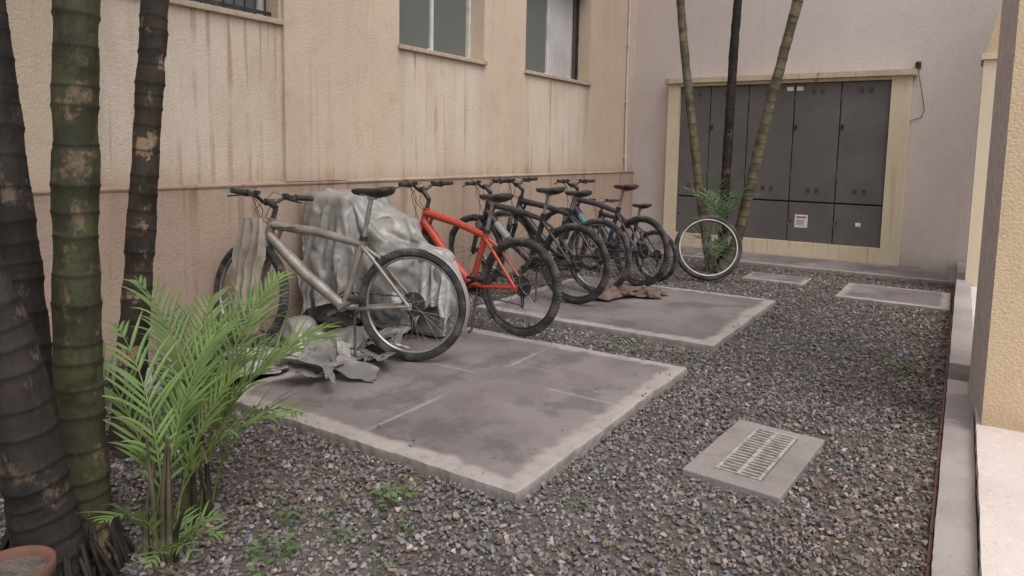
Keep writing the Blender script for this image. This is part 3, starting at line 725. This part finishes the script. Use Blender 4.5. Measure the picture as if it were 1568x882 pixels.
def frond(m,base,az,L,e0,e1,ll,n=22,mat=0,w=.016,start=.22,dry=0,twist=0,fw=.55):
    base=V(base); seg=24; pts=[base]; dirs=[]
    for i in range(seg):
        t=i/seg; e=e0+(e1-e0)*t**1.5; a2=az+twist*t
        d=V((math.cos(a2)*math.cos(e),math.sin(a2)*math.cos(e),math.sin(e))); dirs.append(d); pts.append(pts[-1]+d*L/seg)
    dirs.append(dirs[-1])
    m.tube(pts,[.0065*(1-.8*i/seg)*(L**.5) for i in range(seg+1)],5,mat,a=[.35+dry*.5]*(seg+1))
    for k in range(n):
        if random.random()<.06: continue
        t=start+(1-start)*(k+.5)/n; fi=t*seg; i=min(seg-1,int(fi)); p=pts[i].lerp(pts[i+1],fi-i); d=dirs[i]
        side=d.cross(V((0,0,1)));
        if side.length<.05: side=V((math.sin(az),-math.cos(az),0))
        side.normalize(); up=side.cross(d).normalized()
        prof=math.sin(min(1,(t-start)/(1-start)*.85+.18)*math.pi)**.6
        for s in(-1,1):
            l=ll*prof*random.uniform(.65,1.2); fwd=fw+.9*t+random.uniform(-.25,.25)
            ld=(side*s+d*fwd+up*(.35+random.uniform(-.35,.35))).normalized()
            q=p.copy(); ns=5; P=[];A=[]
            wv=ld.cross(up).normalized()
            dr=random.uniform(.12,.8)
            yl=dry+(.45 if random.random()<.1 else random.uniform(0,.14))
            for j in range(ns+1):
                tt=j/ns; ww=w*.5*math.sin(math.pi*(.12+.88*tt)**.7)**.8 if tt<1 else 0
                if j==0: ww=w*.2
                nn=ld.cross(wv).normalized()
                P+=[q+wv*ww+nn*ww*.45,q,q-wv*ww+nn*ww*.45]; A+=[min(1,yl+.6*(tt>.9)*random.random())]*3
                ld=(ld+V((0,0,-dr/ns*2*tt*1.4))).normalized(); wv=(wv-ld*wv.dot(ld)).normalized(); q=q+ld*l/ns
            F=[]
            for j in range(ns):
                for c in(0,1): F.append((j*3+c,j*3+c+1,j*3+c+4,j*3+c+3))
            m.add(P,F,mat,True,A)
def crown(m,top,n=9,L=1.5,mat=1,seedrot=0):
    for i in range(n):
        frond(m,top,seedrot+i*2.4,L*random.uniform(.85,1.1),random.uniform(.7,1.3),random.uniform(-.9,-.2),.42,26,mat,w=.03,start=.2)
def palm(name,pts,r0,r1,bm,gap=.09,rot=0,L=1.5,flare=1.35,roots=False,nf=7):
    m=M(); trunk(m,pts,r0,r1,gap,flare=flare)
    t=V(pts[-1]); m.tube([t,t+V((0,0,.35))],[r1*1.1,r1*.5],10,2); crown(m,t+V((0,0,.3)),nf,L,1,rot)
    if roots:
        b=V(pts[0])
        for i in range(60):
            a=random.uniform(0,6.28); rr=r0*random.uniform(1.25,1.6); q=V((math.cos(a),math.sin(a),0))
            m.tube([b+q*r0*.85+V((0,0,random.uniform(.1,.24))),b+q*rr+V((0,0,.08)),b+q*rr*random.uniform(1.1,1.35)+V((0,0,-.02))],[.006,.009,.006],5,3)
    return m.obj(name,[bm,LF2,TL,TD])
palm('areca_palm_tree',[(-2.31,1.08,-.02),(-2.33,1.09,.5),(-2.34,1.11,1.2),(-2.34,1.14,1.9),(-2.33,1.16,3.2),(-2.3,1.2,4.3)],.072,.05,TG,.095,rot=.3,flare=1.5,roots=True,nf=10,L=1.7)
palm('areca_palm_tree',[(-2.48,1.02,-.02),(-2.57,1.06,.5),(-2.70,1.07,1.25),(-2.9,1.08,2.1),(-3.2,1.0,3.4),(-3.4,.9,4.2)],.068,.045,TD,.085,rot=1,roots=True,nf=10,L=1.7)
palm('areca_palm_tree',[(-3.04,1.60,-.02),(-3.05,1.66,.5),(-3.06,1.71,.9),(-3.06,1.78,1.6),(-3.08,1.85,2.2),(-3.0,2.0,4.4)],.062,.05,TB,.085,rot=2,nf=9,L=1.6)
palm('areca_palm_tree',[(-2.13,.93,-.02),(-2.17,.90,.3),(-2.20,.85,.75),(-2.30,.75,1.2),(-2.5,.5,2.2),(-2.8,.2,3.4)],.085,.05,TD,.075,rot=2.6,roots=True,nf=9,L=1.6)
palm('areca_palm_tree',[(-2.42,8.15,0),(-2.53,8.1,.58),(-2.72,8.1,1.7),(-2.93,8.1,3.15),(-3.1,8.1,4.9)],.056,.042,TL,.13,rot=.9)
palm('areca_palm_tree',[(-2.36,8.35,0),(-2.36,8.3,.6),(-2.35,8.3,1.7),(-2.32,8.3,3.12),(-2.2,8.3,5.0)],.056,.046,TD,.12,rot=2.1)
palm('areca_palm_tree',[(-2.3,8.08,0),(-2.13,8.1,.45),(-1.92,8.1,1.6),(-1.63,8.1,3.02),(-1.3,8.1,4.6)],.062,.048,TL,.12,rot=.1)
m=M()
D=math.radians
def shoot(bx,by,specs,mat=0):
    for az,L,e0,e1,ll,n in specs:
        b=V((bx+random.uniform(-.04,.04),by+random.uniform(-.04,.04),0))
        frond(m,b,az,L,e0,e1,ll,n,mat,w=.012,start=.36,twist=random.uniform(-.4,.4),fw=.85)
shoot(-2.14,1.24,[(D(110),.88,D(86),D(35),.20,20),(D(160),.85,D(86),D(30),.20,19),(D(35),.72,D(80),D(-5),.19,17),(D(200),.78,D(84),D(30),.19,16),(D(75),.66,D(85),D(40),.19,16),(D(-60),.42,D(75),D(0),.14,11),(D(130),.62,D(82),D(10),.18,15)])
shoot(-2.30,1.47,[(D(60),.92,D(84),D(-5),.21,20),(D(95),1.02,D(87),D(20),.22,21),(D(20),.74,D(80),D(-15),.19,17),(D(170),.98,D(86),D(30),.22,20),(D(45),.80,D(80),D(15),.20,17),(D(140),.86,D(84),D(40),.22,18),(D(75),.95,D(80),D(-10),.2,19),(D(110),.8,D(78),D(0),.2,18)])
shoot(-2.66,1.60,[(D(90),.92,D(80),D(10),.22,18),(D(40),.92,D(82),D(5),.22,18),(D(-30),.7,D(80),D(0),.2,15),(D(150),.85,D(78),D(0),.2,15),(D(65),.8,D(84),D(35),.22,17)],2)
for az,L in ((30,.24),(80,.22),(-10,.25),(130,.2),(-50,.2)):
    frond(m,(-2.08,1.22,.02),D(az),L,D(60),D(-30),.10,8,0,w=.010,start=.25)
for i in range(15):
    x,y=random.choice([(-2.15,1.25),(-2.30,1.47)]); x+=random.uniform(-.05,.05); y+=random.uniform(-.05,.05); h=random.uniform(.15,.45); t=random.uniform(-.05,.08)
    m.tube([(x,y,-.01),(x+t*.3,y,h*.5),(x+t,y+t*.3,h)],[.013,.009,.004],7,random.choice((1,1,3)))
m.obj('young_areca_palm',[LF,TL,LF2,TB])
m=M()
for k in range(12):
    hi=k<8
    frond(m,(-2.32+random.uniform(-.06,.06),7.98+random.uniform(-.08,.05),.5 if hi else .1),k*2.4,random.uniform(.6,.92) if hi else .45,random.uniform(1.1,1.5),random.uniform(-.3,.4),.19,14,0,w=.014,start=.2)
m.obj('young_areca_palm',[leafmat('palm_leaf_mid',(.10,.19,.09),(.17,.27,.13),(.2,.32,.1)),TL])
m=M()
def weed(x,y,s,n):
    for i in range(n):
        az=random.uniform(0,6.28); L=s*random.uniform(.3,.8); e=random.uniform(.3,1.3)
        d=V((math.cos(az)*math.cos(e),math.sin(az)*math.cos(e),math.sin(e)))
        b=V((x+random.gauss(0,.5)*s,y+random.gauss(0,.5)*s,.008)); t=b+d*L
        m.tube([b,t],[.0015,.001],4,0)
        lw=s*random.uniform(.12,.20); f=V((math.cos(az),math.sin(az),random.uniform(-.3,.3))).normalized(); sd_=V((-math.sin(az),math.cos(az),0))
        P=[t]+[t+f*(lw*(1-math.cos(a)))+sd_*lw*.75*math.sin(a)+V((0,0,.15*lw*abs(math.sin(a)))) for a in [j*math.pi/4 for j in range(1,8)]]
        m.add(P,[(0,1,2,3,4,5,6,7)],0,False,[random.random()*.3]*8)
for (x,y,s,n) in [(-1.76,1.93,.085,28),(-1.72,1.66,.055,12),(-2.0,1.62,.06,14),(-1.86,1.5,.07,14),(-1.82,1.38,.09,12),(-1.9,1.72,.05,8),(-1.6,1.8,.05,8),(-.22,5.05,.11,16),(-.35,5.15,.07,8),(-1.8,4.45,.08,14),(-2.0,4.4,.06,12),(-1.55,4.5,.07,10),(-1.2,6.9,.08,12),(-1.1,7.9,.11,18),(-.7,8.7,.09,14),(-1.9,7.6,.09,18),(-2.0,8.5,.1,20),(-3.4,2.1,.08,16),(-1.5,1.62,.045,8),(-1.15,2.3,.045,7),(-.95,2.15,.04,6),(-2.2,6.75,.07,10),(-1.35,4.3,.05,8),(-1.25,6.2,.06,8)]:
    weed(x,y,s,n)
m.obj('weeds',[WD])
m=M()
for i in range(240):
    if i<150: x=random.uniform(-3.4,-1.9); y=random.uniform(1.0,2.15); z=.022
    else: x=random.uniform(-3.2,-.2); y=random.uniform(1.8,8); z=.062 if (-3.28<x<-1.38 and 2.2<y<4.17) or (-3.4<x<-1.38 and 4.76<y<6.66) else .024
    az=random.uniform(0,6.28); l=random.uniform(.02,.10) if i<150 else random.uniform(.015,.04); w_=random.uniform(.004,.010)
    f=V((math.cos(az),math.sin(az),random.uniform(-.05,.15))); sd_=V((-math.sin(az),math.cos(az),0)); b=V((x,y,z))
    m.add([b-f*l*.5,b+sd_*w_,b+f*l*.5,b-sd_*w_],[(0,1,2,3)],0)
m.obj('dry_leaf_litter',[pm('dry_leaf',(.20,.15,.10),(.10,.07,.05),20,.9)])
m=M(); prof=[(.06,.0),(.085,.22),(.085,.225),(.098,.225),(.100,.27),(.094,.272),(.086,.268),(.08,.25)]
n=36; P=[(-2.0+r_*math.cos(2*math.pi*k/n),.75+r_*math.sin(2*math.pi*k/n),z) for r_,z in prof for k in range(n)]
F=[(i*n+k,i*n+(k+1)%n,(i+1)*n+(k+1)%n,(i+1)*n+k) for i in range(len(prof)-1) for k in range(n)]
m.add(P,F,0,True); m.add(P[-n:],[tuple(range(n))],1)
m.obj('terracotta_pot',[pm('terracotta',(.13,.05,.035),(.09,.045,.03),12,.85),SOI])
print('OBJECTS',len(bpy.data.objects))
